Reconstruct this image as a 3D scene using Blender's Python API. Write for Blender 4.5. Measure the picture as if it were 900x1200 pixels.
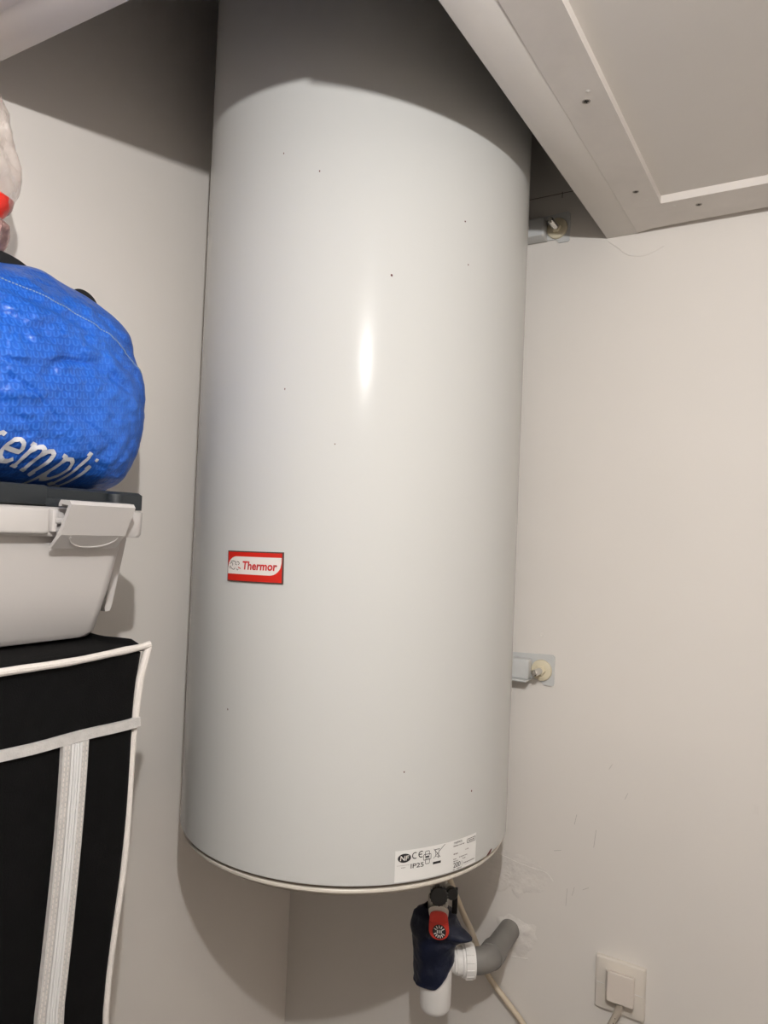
import bpy, bmesh, math, random
from mathutils import Vector, Matrix, noise
from mathutils.bvhtree import BVHTree

scene = bpy.context.scene
for o in list(bpy.data.objects):
    bpy.data.objects.remove(o, do_unlink=True)
COL = scene.collection
R2D = math.pi / 180.0

# ------------------------------------------------------------------ camera
YAW, PITCH, ROLL, FPX = 0.5456, 0.0243, 0.0410, 855.54
CAM = Vector((0.9571, -1.2565, 0.4447))
fh = Vector((-math.sin(YAW), math.cos(YAW), 0)); rt = Vector((math.cos(YAW), math.sin(YAW), 0)); upv = Vector((0, 0, 1))
fw = fh * math.cos(PITCH) + upv * math.sin(PITCH)
uu = upv * math.cos(PITCH) - fh * math.sin(PITCH)
r2 = rt * math.cos(ROLL) + uu * math.sin(ROLL)
u2 = uu * math.cos(ROLL) - rt * math.sin(ROLL)
cd = bpy.data.cameras.new('camera'); cam = bpy.data.objects.new('camera', cd); COL.objects.link(cam)
M = Matrix.Identity(4)
for i in range(3):
    M[i][0] = r2[i]; M[i][1] = u2[i]; M[i][2] = -fw[i]; M[i][3] = CAM[i]
cam.matrix_world = M
cd.sensor_fit = 'HORIZONTAL'; cd.sensor_width = 36.0; cd.lens = FPX / 900.0 * 36.0
cd.clip_start = 0.02
scene.camera = cam

# ------------------------------------------------------------------ world, light, exposure
w = bpy.data.worlds.new('World'); scene.world = w; w.use_nodes = True
w.node_tree.nodes['Background'].inputs[0].default_value = (0.02, 0.019, 0.018, 1)
w.node_tree.nodes['Background'].inputs[1].default_value = 1.0
ld = bpy.data.lights.new('ceiling_lamp', 'POINT'); lo = bpy.data.objects.new('ceiling_lamp', ld); COL.objects.link(lo)
lo.location = (1.0, -1.278, 0.880); ld.energy = 31.0; ld.color = (1.0, 0.98, 0.965); ld.shadow_soft_size = 0.010
vs = scene.view_settings
vs.view_transform = 'Standard'; vs.look = 'None'; vs.gamma = 1.0; vs.use_curve_mapping = False
vs.exposure = 0.0

# ------------------------------------------------------------------ helpers
def lin(c):
    return tuple(((v / 255.0) / 12.92 if v / 255.0 <= 0.04045 else ((v / 255.0 + 0.055) / 1.055) ** 2.4) for v in c) + (1.0,)

def mat(name, rgb, rough=0.5, metal=0.0, var=0.0, vscale=8.0, bump=0.0, bscale=60.0, coat=0.0, trans=0.0, spec=0.5, alpha=1.0, detail=4.0):
    m = bpy.data.materials.new(name); m.use_nodes = True
    nt = m.node_tree; b = nt.nodes['Principled BSDF']
    c = lin(rgb)
    b.inputs['Base Color'].default_value = c; b.inputs['Roughness'].default_value = rough
    b.inputs['Metallic'].default_value = metal; b.inputs['Specular IOR Level'].default_value = spec
    b.inputs['Coat Weight'].default_value = coat; b.inputs['Transmission Weight'].default_value = trans
    b.inputs['Alpha'].default_value = alpha
    tc = nt.nodes.new('ShaderNodeTexCoord')
    if var > 0:
        n = nt.nodes.new('ShaderNodeTexNoise'); n.inputs['Scale'].default_value = vscale; n.inputs['Detail'].default_value = detail
        nt.links.new(tc.outputs['Object'], n.inputs['Vector'])
        cr = nt.nodes.new('ShaderNodeValToRGB')
        cr.color_ramp.elements[0].position = 0.3; cr.color_ramp.elements[1].position = 0.7
        cr.color_ramp.elements[0].color = tuple(v * (1 - var) for v in c[:3]) + (1,)
        cr.color_ramp.elements[1].color = tuple(min(1, v * (1 + var)) for v in c[:3]) + (1,)
        nt.links.new(n.outputs['Fac'], cr.inputs['Fac']); nt.links.new(cr.outputs['Color'], b.inputs['Base Color'])
    if bump > 0:
        n2 = nt.nodes.new('ShaderNodeTexNoise'); n2.inputs['Scale'].default_value = bscale; n2.inputs['Detail'].default_value = 3.0
        nt.links.new(tc.outputs['Object'], n2.inputs['Vector'])
        bp = nt.nodes.new('ShaderNodeBump'); bp.inputs['Strength'].default_value = bump; bp.inputs['Distance'].default_value = 0.002
        nt.links.new(n2.outputs['Fac'], bp.inputs['Height']); nt.links.new(bp.outputs['Normal'], b.inputs['Normal'])
    return m

MW = {}
def mesh_from(bm, name, smooth=True, angle=35):
    bmesh.ops.recalc_face_normals(bm, faces=bm.faces[:])
    me = bpy.data.meshes.new(name); bm.to_mesh(me); bm.free()
    if smooth:
        me.polygons.foreach_set('use_smooth', [True] * len(me.polygons))
        me.set_sharp_from_angle(angle=angle * R2D)
    return me

def obj(name, bm, material, parent=None, smooth=True, angle=35, label=None):
    """one mesh object; vertices are given in world space and moved into the parent's space"""
    if parent is not None:
        inv = MW[parent.name].inverted()
        bm.transform(inv)
    me = mesh_from(bm, name, smooth, angle)
    me.materials.append(material)
    o = bpy.data.objects.new(name, me); COL.objects.link(o)
    if parent is not None:
        o.parent = parent; MW[o.name] = MW[parent.name]
    else:
        MW[o.name] = Matrix.Identity(4)
    if label: o['label'] = label
    return o

def struct(o):
    o['kind'] = 'structure'; return o

def thing(name, label, cat, loc, rotz=0.0, group=None):
    o = bpy.data.objects.new(name, None); COL.objects.link(o)
    o.location = loc; o.rotation_euler = (0, 0, rotz); o.empty_display_size = 0.05
    MW[o.name] = Matrix.Translation(loc) @ Matrix.Rotation(rotz, 4, 'Z')
    o['label'] = label; o['category'] = cat
    if group: o['group'] = group
    return o

def box(x0, x1, y0, y1, z0, z1, bevel=0.0, seg=2, bm=None):
    nb = bmesh.new()
    vs_ = [nb.verts.new((x, y, z)) for z in (z0, z1) for y in (y0, y1) for x in (x0, x1)]
    for f in ((0, 2, 3, 1), (4, 5, 7, 6), (0, 1, 5, 4), (2, 6, 7, 3), (0, 4, 6, 2), (1, 3, 7, 5)):
        nb.faces.new([vs_[i] for i in f])
    if bevel > 0:
        bmesh.ops.bevel(nb, geom=nb.edges[:], offset=bevel, segments=seg, affect='EDGES', profile=0.5)
    return merge(bm, nb)

def merge(bm, nb):
    if bm is None: return nb
    me = bpy.data.meshes.new('tmp'); nb.to_mesh(me); nb.free(); bm.from_mesh(me); bpy.data.meshes.remove(me)
    return bm

def catmull(pts, n=8, closed=False):
    P = [Vector(p) for p in pts]; out = []
    m = len(P)
    rng = range(m) if closed else range(m - 1)
    for i in rng:
        if closed: a, b, c, d = P[(i - 1) % m], P[i], P[(i + 1) % m], P[(i + 2) % m]
        else: a, b, c, d = P[max(i - 1, 0)], P[i], P[i + 1], P[min(i + 2, m - 1)]
        for k in range(n):
            t = k / n
            out.append(0.5 * ((2 * b) + (c - a) * t + (2 * a - 5 * b + 4 * c - d) * t * t + (3 * b - a - 3 * c + d) * t ** 3))
    if not closed: out.append(P[-1])
    return out

def tube(pts, r, n=12, bm=None, cap=True, flat=1.0, flat_dir=None):
    nb = bmesh.new(); P = [Vector(p) for p in pts]; rings = []
    rr = r if hasattr(r, '__len__') else [r] * len(P)
    t0 = (P[1] - P[0]).normalized()
    nrm = Vector(flat_dir) if flat_dir is not None else (Vector((0, 0, 1)) if abs(t0.z) < 0.9 else Vector((1, 0, 0)))
    for i, p in enumerate(P):
        t = (P[min(i + 1, len(P) - 1)] - P[max(i - 1, 0)]).normalized()
        nrm = (nrm - t * nrm.dot(t)).normalized(); bn = t.cross(nrm)
        rings.append([nb.verts.new(p + (nrm * math.cos(2 * math.pi * k / n) * flat + bn * math.sin(2 * math.pi * k / n)) * rr[i]) for k in range(n)])
    for a, b in zip(rings, rings[1:]):
        for k in range(n):
            nb.faces.new((a[k], a[(k + 1) % n], b[(k + 1) % n], b[k]))
    if cap:
        nb.faces.new(list(reversed(rings[0]))); nb.faces.new(rings[-1])
    return merge(bm, nb)

def lathe(profile, n=48, mtx=None, bm=None):
    """profile: list of (radius, height) about local z"""
    nb = bmesh.new(); rings = []
    for r, z in profile:
        if r < 1e-6: rings.append([nb.verts.new((0, 0, z))])
        else: rings.append([nb.verts.new((r * math.cos(2 * math.pi * k / n), r * math.sin(2 * math.pi * k / n), z)) for k in range(n)])
    for a, b in zip(rings, rings[1:]):
        for k in range(n):
            k2 = (k + 1) % n
            if len(a) == 1 and len(b) == 1: continue
            if len(a) == 1: nb.faces.new((a[0], b[k], b[k2]))
            elif len(b) == 1: nb.faces.new((a[k], a[k2], b[0]))
            else: nb.faces.new((a[k], a[k2], b[k2], b[k]))
    if mtx is not None: nb.transform(mtx)
    return merge(bm, nb)

def axis_mtx(p, d, up=None):
    """matrix whose local z points along d, at p"""
    return Matrix.Translation(p) @ Vector((0, 0, 1)).rotation_difference(Vector(d).normalized()).to_matrix().to_4x4()

def prism(poly, fn, t0, t1, bm=None):
    """extrude a 2D polygon between t0 and t1, fn(u, v, t) -> world point"""
    nb = bmesh.new()
    a = [nb.verts.new(fn(u, v, t0)) for u, v in poly]; b = [nb.verts.new(fn(u, v, t1)) for u, v in poly]
    nb.faces.new(list(reversed(a))); nb.faces.new(b)
    for i in range(len(poly)):
        j = (i + 1) % len(poly); nb.faces.new((a[i], a[j], b[j], b[i]))
    return merge(bm, nb)

def rrect(x0, x1, y0, y1, r, n=6):
    pts = []
    for cx, cy, a0 in ((x1 - r, y1 - r, 0), (x0 + r, y1 - r, 90), (x0 + r, y0 + r, 180), (x1 - r, y0 + r, 270)):
        for k in range(n + 1):
            a = (a0 + 90 * k / n) * R2D; pts.append((cx + r * math.cos(a), cy + r * math.sin(a)))
    return pts

def loft(rings, cap=True, bm=None):
    nb = bmesh.new(); V = [[nb.verts.new(p) for p in r] for r in rings]; n = len(V[0])
    for a, b in zip(V, V[1:]):
        for k in range(n): nb.faces.new((a[k], a[(k + 1) % n], b[(k + 1) % n], b[k]))
    if cap:
        nb.faces.new(list(reversed(V[0]))); nb.faces.new(V[-1])
    return merge(bm, nb)

def ribbon2d(pts, width, fn, bm=None):
    """flat stroke along a 2D polyline mapped through fn(u, v)"""
    nb = bmesh.new(); P = [Vector((p[0], p[1])) for p in pts]; L = []
    for i, p in enumerate(P):
        t = (P[min(i + 1, len(P) - 1)] - P[max(i - 1, 0)])
        if t.length < 1e-9: t = Vector((1, 0))
        t.normalize(); n = Vector((-t.y, t.x)) * width / 2
        a, b = p + n, p - n
        L.append((nb.verts.new(fn(a.x, a.y)), nb.verts.new(fn(b.x, b.y))))
    for a, b in zip(L, L[1:]): nb.faces.new((a[0], b[0], b[1], a[1]))
    return merge(bm, nb)

def poly2d(pts, fn, bm=None):
    nb = bmesh.new(); f = nb.faces.new([nb.verts.new(fn(u, v)) for u, v in pts])
    bmesh.ops.triangulate(nb, faces=[f])
    return merge(bm, nb)

def text2d(s, size, fn, x0, y0, width=None, offset=0.0, shear=0.0, bm=None):
    """lettering with its lower left corner at x0, y0; fitted to `width` when given; mapped by fn(u, v)"""
    cu = bpy.data.curves.new('lettering_tmp', 'FONT'); cu.body = s; cu.size = 1.0; cu.offset = offset; cu.shear = shear; cu.resolution_u = 3
    ob = bpy.data.objects.new('lettering_tmp', cu); COL.objects.link(ob)
    bpy.context.view_layer.update()
    dg = bpy.context.evaluated_depsgraph_get()
    me = bpy.data.meshes.new_from_object(ob.evaluated_get(dg))
    nb = bmesh.new(); nb.from_mesh(me)
    bpy.data.objects.remove(ob, do_unlink=True); bpy.data.curves.remove(cu); bpy.data.meshes.remove(me)
    xs = [v.co.x for v in nb.verts]; ys = [v.co.y for v in nb.verts]
    mx, my = min(xs), min(ys); h = max(ys) - my; wd = max(xs) - mx
    sy = size / h; sx = (width / wd) if width else sy
    for v in nb.verts:
        v.co = fn(x0 + (v.co.x - mx) * sx, y0 + (v.co.y - my) * sy)
    return merge(bm, nb)

# ------------------------------------------------------------------ materials
def wall_material(name, rgb, scuffs=True):
    m = mat(name, rgb, rough=0.62, var=0.022, vscale=3.0, bump=0.16, bscale=22.0, spec=0.3)
    nt = m.node_tree; b = nt.nodes['Principled BSDF']
    if scuffs:
        src = b.inputs['Base Color'].links[0].from_socket
        tc = nt.nodes.new('ShaderNodeTexCoord'); mp = nt.nodes.new('ShaderNodeMapping'); mp.inputs['Scale'].default_value = (26, 26, 9)
        n = nt.nodes.new('ShaderNodeTexNoise'); n.inputs['Scale'].default_value = 1.0; n.inputs['Detail'].default_value = 6; n.inputs['Roughness'].default_value = 0.7
        nt.links.new(tc.outputs['Object'], mp.inputs['Vector']); nt.links.new(mp.outputs['Vector'], n.inputs['Vector'])
        cr = nt.nodes.new('ShaderNodeValToRGB'); cr.color_ramp.elements[0].position = 0.66; cr.color_ramp.elements[1].position = 0.80
        cr.color_ramp.elements[0].color = (0, 0, 0, 1); cr.color_ramp.elements[1].color = (0.35, 0.35, 0.35, 1)
        nt.links.new(n.outputs['Fac'], cr.inputs['Fac'])
        mx = nt.nodes.new('ShaderNodeMixRGB'); mx.inputs['Color2'].default_value = lin((188, 182, 176))
        nt.links.new(cr.outputs['Color'], mx.inputs['Fac']); nt.links.new(src, mx.inputs['Color1']); nt.links.new(mx.outputs['Color'], b.inputs['Base Color'])
    return m

m_wall = wall_material('wall_paint', (223, 218, 212))
m_wall_l = wall_material('wall_paint_lightened', (237, 231, 224), scuffs=False)  # wall paint lightened: brightness the grazing light lacks is put into the colour
m_wall_b = wall_material('wall_paint_rear', (204, 197, 189), scuffs=False)
m_ceil = mat('ceiling_paint', (222, 217, 211), rough=0.55, var=0.02, vscale=5, bump=0.15, bscale=40, spec=0.3)
m_batten = mat('batten_paint', (220, 214, 208), rough=0.5, var=0.05, vscale=14, bump=0.3, bscale=30, spec=0.3, detail=6)
m_floor = mat('floor_laminate', (66, 58, 51), rough=0.45, var=0.12, vscale=4)
m_dark = mat('dark_gap', (38, 35, 32), rough=0.8)
m_plaster = mat('rough_plaster', (222, 217, 211), rough=0.8, var=0.05, vscale=40, bump=0.8, bscale=90)
m_heater = mat('heater_enamel', (197, 197, 194), rough=0.20, var=0.006, vscale=4, bump=0.03, bscale=420, spec=0.085)
m_lip = mat('heater_lip', (212, 205, 193), rough=0.4)
m_groove = mat('heater_groove', (120, 110, 100), rough=0.6)
m_dish = mat('heater_dish', (190, 180, 168), rough=0.5)
m_galv = mat('bracket_steel_paint', (200, 201, 200), rough=0.38, var=0.03, vscale=30)
m_nylon = mat('cream_nylon', (216, 206, 180), rough=0.45)
m_chrome = mat('chrome', (215, 213, 208), rough=0.16, metal=1.0)
m_red = mat('badge_red', (200, 34, 22), rough=0.35)
m_badge_edge = mat('badge_edge', (92, 70, 66), rough=0.4, metal=0.3)
m_white_print = mat('white_print', (226, 220, 214), rough=0.5)
m_red_print = mat('red_print', (196, 26, 26), rough=0.5)
m_grey_print = mat('grey_print', (120, 110, 106), rough=0.5)
m_dark_print = mat('dark_print', (78, 72, 70), rough=0.5)
m_label = mat('label_paper', (228, 227, 224), rough=0.42)
m_black_print = mat('black_print', (22, 22, 24), rough=0.5)
m_rust = mat('rust_chip', (92, 48, 44), rough=0.8, var=0.3, vscale=200)
m_black_pl = mat('black_plastic', (13, 13, 14), rough=0.42)
m_red_pl = mat('red_plastic', (196, 44, 28), rough=0.38)
m_grey_metal = mat('grey_metal', (188, 184, 176), rough=0.35, metal=0.6)
m_navy = mat('navy_cloth', (7, 17, 42), rough=0.55, var=0.25, vscale=30, bump=0.3, bscale=500)
m_white_pl = mat('white_plastic', (232, 230, 227), rough=0.32)
m_pvc = mat('grey_pvc', (122, 119, 115), rough=0.5, var=0.05, vscale=30)
m_cable = mat('beige_cable', (204, 190, 168), rough=0.5)
m_plate = mat('socket_plastic', (216, 209, 199), rough=0.35)
m_plug = mat('plug_plastic', (222, 212, 202), rough=0.38)
m_cord = mat('plug_cord', (184, 174, 160), rough=0.5)
m_box = mat('box_plastic', (190, 186, 183), rough=0.36, var=0.01, vscale=6)
m_lid = mat('lid_plastic', (34, 39, 43), rough=0.42, bump=0.05, bscale=300)
m_fabric = mat('black_mesh_fabric', (9, 9, 10), rough=0.7, spec=0.12, bump=0.4, bscale=900, var=0.25, vscale=60)
m_piping = mat('white_piping', (214, 208, 202), rough=0.7, bump=0.4, bscale=400)
m_tape = mat('zip_tape', (188, 185, 182), rough=0.75, var=0.08, vscale=120, bump=0.4, bscale=700)
m_zip = mat('zip_coil', (214, 213, 212), rough=0.5)
m_zipband = mat('zip_band', (168, 166, 164), rough=0.6)
m_strap = mat('black_webbing', (18, 18, 20), rough=0.75)
m_thread = mat('stitch_thread', (142, 158, 168), rough=0.7)
m_bagprint = mat('bag_print', (212, 214, 220), rough=0.5)
m_film = mat('clear_film', (232, 222, 214), rough=0.10, trans=0.5, alpha=0.6, bump=0.9, bscale=55)
m_redfilm = mat('red_film', (226, 44, 30), rough=0.3, bump=0.3, bscale=60)
m_foil = mat('crumpled_foil', (176, 140, 134), rough=0.2, metal=0.35, var=0.35, vscale=90, bump=0.6, bscale=120)

def bag_material():
    m = bpy.data.materials.new('blue_woven_plastic'); m.use_nodes = True; nt = m.node_tree; b = nt.nodes['Principled BSDF']
    N = nt.nodes.new; L = nt.links.new
    tc = N('ShaderNodeTexCoord'); sep = N('ShaderNodeSeparateXYZ')
    ns = N('ShaderNodeTexNoise'); ns.inputs['Scale'].default_value = 22; ns.inputs['Detail'].default_value = 2
    L(tc.outputs['Object'], ns.inputs['Vector'])
    vm = N('ShaderNodeVectorMath'); vm.operation = 'SCALE'; vm.inputs['Scale'].default_value = 0.006
    L(ns.outputs['Color'], vm.inputs[0]); va = N('ShaderNodeVectorMath'); va.operation = 'ADD'
    L(tc.outputs['Object'], va.inputs[0]); L(vm.outputs[0], va.inputs[1])
    mp = N('ShaderNodeMapping'); mp.inputs['Rotation'].default_value = (-0.16, 0, 0)
    L(va.outputs[0], mp.inputs['Vector']); L(mp.outputs['Vector'], sep.inputs[0])
    def mth(op, a, bb=None):
        n = N('ShaderNodeMath'); n.operation = op
        for i, v in enumerate((a, bb)):
            if v is None: continue
            if isinstance(v, (int, float)): n.inputs[i].default_value = v
            else: L(v, n.inputs[i])
        return n.outputs[0]
    cw, ch = 112.0, 122.0
    v = mth('MULTIPLY', sep.outputs['Z'], ch); row = mth('FLOOR', v); fv = mth('SUBTRACT', v, row)
    off = mth('MULTIPLY', mth('MODULO', mth('ABSOLUTE', row), 2.0), 0.5)
    u = mth('ADD', mth('MULTIPLY', sep.outputs['Y'], cw), off); fu = mth('SUBTRACT', u, mth('FLOOR', u))
    ax = mth('ABSOLUTE', mth('SUBTRACT', fu, 0.5))
    dv = mth('MINIMUM', mth('SUBTRACT', fv, 0.45), 0.0)          # below the bend: circle, above: straight legs
    rad = mth('SQRT', mth('ADD', mth('MULTIPLY', ax, ax), mth('MULTIPLY', dv, dv)))
    d = mth('ABSOLUTE', mth('SUBTRACT', rad, 0.29))
    stroke = mth('LESS_THAN', d, 0.10)
    stroke = mth('MULTIPLY', stroke, mth('LESS_THAN', fv, 0.9))
    big = N('ShaderNodeTexNoise'); big.inputs['Scale'].default_value = 9; big.inputs['Detail'].default_value = 3
    L(tc.outputs['Object'], big.inputs['Vector'])
    cr = N('ShaderNodeValToRGB'); cr.color_ramp.elements[0].position = 0.3; cr.color_ramp.elements[1].position = 0.72
    cr.color_ramp.elements[0].color = lin((24, 80, 176)); cr.color_ramp.elements[1].color = lin((36, 100, 204))
    L(big.outputs['Fac'], cr.inputs['Fac'])
    mx = N('ShaderNodeMixRGB'); mx.inputs['Color2'].default_value = lin((68, 130, 222))
    L(mth('MULTIPLY', stroke, 0.45), mx.inputs['Fac']); L(cr.outputs['Color'], mx.inputs['Color1']); L(mx.outputs['Color'], b.inputs['Base Color'])
    b.inputs['Roughness'].default_value = 0.36
    wv = N('ShaderNodeTexNoise'); wv.inputs['Scale'].default_value = 60; wv.inputs['Detail'].default_value = 4
    L(tc.outputs['Object'], wv.inputs['Vector'])
    h = mth('ADD', mth('MULTIPLY', stroke, 0.30), mth('MULTIPLY', wv.outputs['Fac'], 3.0))
    bp = N('ShaderNodeBump'); bp.inputs['Strength'].default_value = 0.55; bp.inputs['Distance'].default_value = 0.0022
    L(h, bp.inputs['Height']); L(bp.outputs['Normal'], b.inputs['Normal'])
    return m
m_bag = bag_material()

# ------------------------------------------------------------------ the room
ZC, E1, E2 = 0.9623, 0.6216, -0.7680        # underside of the low ceiling and the edges of its cut-out
XR, YB, ZF, ZT = 1.75, -2.25, -1.15, 1.75   # far sides, floor, upper ceiling
wall_r = struct(obj('wall_right', box(-0.1, XR + 0.1, 0.0, 0.1, ZF - 0.1, ZT), m_wall))
wall_l = struct(obj('wall_left', box(-0.1, 0.0, YB - 0.1, 0.0, ZF - 0.1, ZT), m_wall_l))
struct(obj('wall_back', box(0.0, XR, YB - 0.1, YB, ZF - 0.1, ZT), m_wall_b))
struct(obj('wall_far', box(XR, XR + 0.1, YB - 0.1, 0.0, ZF - 0.1, ZT), m_wall_b))
struct(obj('floor', box(0.0, XR, YB, 0.0, ZF - 0.1, ZF), m_floor))
struct(obj('ceiling_upper', box(0.0, XR, YB, 0.0, ZT - 0.06, ZT), m_ceil))

SX = 0.6735                                  # where edge strip meets the batten
bm = box(SX, XR, YB, 0.0, ZC + 0.0115, ZC + 0.045)
box(0.0, SX, YB, E2 - 0.1, ZC + 0.0115, ZC + 0.045, bm=bm)
ceil = struct(obj('ceiling', bm, m_ceil, smooth=False))
def cpart(name, bm, m): return obj(name, bm, m, ceil)
cpart('edge_board', box(E1, SX, E2 - 0.056, 0.0, ZC, ZC + 0.045, 0.0012), m_ceil)
bm = box(0.0, E1 + 0.0005, E2 - 0.056, E2, 0.0, 0.03, 0.0012)
for v in bm.verts: v.co.z += 0.9895 - 0.0225 * v.co.x
cpart('edge_board', bm, m_ceil)
def batten(x0, x1, y0, y1):
    cpart('batten', box(x0, x1, y0, y1, ZC - 0.0007, ZC + 0.012, 0.0012), m_batten)
bm = prism([(SX, -1.55), (0.7255, -1.55), (0.7285, -0.1005), (SX, -0.1005)], lambda u, v, t: (u, v, t), ZC - 0.0007, ZC + 0.012)
cpart('batten', bm, m_batten)
bm = prism([(SX, -0.1), (XR, -0.109), (XR, -0.028), (0.90, -0.020), (0.78, -0.0165), (0.70, -0.013), (SX, -0.005)], lambda u, v, t: (u, v, t), ZC - 0.0007, ZC + 0.012)
cpart('batten', bm, m_batten)
cpart('batten', box(0.0, SX - 0.0005, E2 - 0.125, E2 - 0.0565, 0.9800, ZC + 0.0449, 0.0012), m_batten)
def screw(x, y, r, m):
    bm = lathe([(0, 0.0004), (r, 0.0004), (r, -0.0002), (r * 0.72, -0.0002), (r * 0.6, 0.0003), (0, 0.0003)], 16, Matrix.Translation((x, y, ZC - 0.0010)))
    o = cpart('screw', bm, m)
    bm = bmesh.new()
    box(x - r * 0.6, x + r * 0.6, y - r * 0.13, y + r * 0.13, ZC - 0.0013, ZC - 0.0005, bm=bm)
    box(x - r * 0.13, x + r * 0.13, y - r * 0.6, y + r * 0.6, ZC - 0.0013, ZC - 0.0005, bm=bm)
    obj('screw_slot', bm, m_dark, o)
m_screw = mat('screw_head', (165, 158, 150), rough=0.5, metal=0.3)
screw(0.7021, -0.4136, 0.0050, m_screw); screw(0.7034, -0.1562, 0.0045, m_screw); screw(0.7787, -0.0722, 0.0048, m_screw)
for x, y in ((0.7094, -0.4324), (0.7132, -0.1203), (0.7447, -0.0823)):
    cpart('filled_hole', lathe([(0, -0.0008), (0.0022, -0.0004), (0.003, 0.0003)], 12, Matrix.Translation((x, y, ZC - 0.0007))), m_plaster)

# joints, cracks and patches on the right wall
def wpart(name, bm, m, wall=None): return obj(name, bm, m, wall or wall_r)
m_scratch = mat('scuff_mark', (168, 162, 156), rough=0.7)
m_joint = mat('joint_line', (112, 104, 96), rough=0.8)  # grey-brown colour of the board joints
wpart('panel_joint', box(0.30, 0.60, -0.0006, 0.0005, 1.0580, 1.0590), m_joint)
wpart('panel_joint', box(0.5394, 0.5406, -0.0006, 0.0005, 1.0500, 1.0610), m_joint)
crack = catmull([(0.624, -0.0002, 0.9575), (0.640, -0.0002, 0.944), (0.6567, -0.0002, 0.929), (0.675, -0.0002, 0.9235), (0.6916, -0.0002, 0.924), (0.7157, -0.0002, 0.934)], 5)
wpart('paint_crack', tube(crack, 0.0007, 6), m_plaster)
def blob(cx, cz, rad, amp, seed, n=40, k=5, th=0.0016):
    bm = bmesh.new(); rings = []
    for i in range(k + 1):
        s = i / k; ring = []
        for j in range(n):
            a = 2 * math.pi * j / n
            rr = rad(a) * (1 + amp * noise.noise(Vector((math.cos(a) * 2 + seed, math.sin(a) * 2, seed)))) * s
            h = th * (1 - s ** 4) * (0.6 + 0.8 * noise.noise(Vector((cx + rr * math.cos(a) * 1, seed, cz + rr * math.sin(a))) * 90))
            ring.append((cx + rr * math.cos(a), -max(h, 0) + (0.0004 if i == k else -0.0002), cz + rr * math.sin(a)))
        rings.append(ring)
    c = bm.verts.new((cx, -th, cz)); V = [[bm.verts.new(p) for p in r] for r in rings[1:]]
    for j in range(n): bm.faces.new((c, V[0][j], V[0][(j + 1) % n]))
    for a, b in zip(V, V[1:]):
        for j in range(n): bm.faces.new((a[j], a[(j + 1) % n], b[(j + 1) % n], b[j]))
    return bm
wpart('plaster_patch', blob(0.503, -0.262, lambda a: 0.031 + 0.010 * abs(math.cos(a)), 0.5, 3.1, th=0.0035), m_plaster)
wpart('plaster_patch', blob(0.490, -0.160, lambda a: 0.030 + 0.034 * abs(math.cos(a)), 0.5, 7.7, th=0.0008), m_plaster)
ridge = catmull([(0.452, -0.0003, -0.128), (0.475, -0.0003, -0.131), (0.50, -0.0003, -0.135), (0.528, -0.0003, -0.138), (0.553, -0.0003, -0.139), (0.566, -0.0003, -0.150)], 6)
wpart('plaster_ridge', tube(ridge, [0.0008 + 0.0012 * abs(noise.noise(Vector((i * 0.35, 0, 1)))) for i in range(len(ridge))], 6), m_plaster)
ridge = catmull([(0.497, -0.0003, -0.301), (0.512, -0.0003, -0.299), (0.527, -0.0003, -0.296)], 6)
wpart('plaster_ridge', tube(ridge, [0.0008 + 0.0016 * abs(noise.noise(Vector((i * 0.5, 3, 1)))) for i in range(len(ridge))], 6), m_plaster)
bm = lathe([(0.0016, -0.0004), (0.0026, 0.0008), (0.0034, 0)], 12, axis_mtx((0.531, 0, 0.2704), (0, -1, 0)))
wpart('nail_hole', bm, m_plaster)
for x, z, l, tilt in ((0.600, -0.045, 0.018, 0.2), (0.634, -0.075, 0.03, 0.1), (0.618, -0.150, 0.012, 1.0), (0.566, -0.098, 0.014, 1.25), (0.682, 0.016, 0.012, 0.4), (0.655, 0.060, 0.010, 0.5), (0.59, -0.185, 0.03, 0.05), (0.60, -0.165, 0.016, 0.25)):
    wpart('scratch', tube([(x, -0.0001, z), (x + l * math.sin(tilt), -0.0001, z + l * math.cos(tilt))], 0.0003, 5), m_scratch)
arc = [(0.0001, -0.775 + 0.055 * math.sin(t), 1.075 + 0.012 * math.cos(t * 1.3)) for t in [0.2 + 0.1 * i for i in range(13)]]

# ------------------------------------------------------------------ water heater
HX, HY, HR = 0.3141, -0.2785, 0.2525
heater = thing('water_heater', 'tall white cylindrical electric water heater hung in the wall corner', 'water heater', (HX, HY, 0.0))
def hpart(name, bm, m, parent=None, **k): return obj(name, bm, m, parent or heater, **k)
TH = Matrix.Translation((HX, HY, 0))
hpart('shell', lathe([(HR - 0.004, 0.0), (HR - 0.0006, 0.0), (HR, 0.0008), (HR, 0.003), (HR, 0.02), (HR, 0.2), (HR, 1.0), (HR, 1.38), (HR, 1.40), (HR - 0.003, 1.405), (HR - 0.02, 1.415), (HR * 0.5, 1.435), (0, 1.44)], 160, TH), m_heater)
hpart('groove', lathe([(HR - 0.004, 0.0), (HR - 0.0085, -0.001), (HR - 0.0085, -0.0075)], 128, TH), m_groove, label='dark groove under the shell')
hpart('lip', lathe([(HR - 0.0085, -0.0058), (HR - 0.0050, -0.0062), (HR - 0.0042, -0.0072), (HR - 0.0042, -0.0100), (HR - 0.0060, -0.0118), (HR - 0.0120, -0.0125)], 128, TH), m_lip, label='cream rim around the bottom')
hpart('bottom_dish', lathe([(HR - 0.012, -0.0115), (HR - 0.013, -0.0165), (HR - 0.018, -0.0200), (HR - 0.032, -0.0215), (HR - 0.040, -0.0205), (HR - 0.06, -0.024), (0.10, -0.03), (0, -0.031)], 128, TH), m_dish)
def cyl(off):
    return lambda s, z: (HX + (HR + off) * math.cos(s / HR), HY + (HR + off) * math.sin(s / HR), z)
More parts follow.
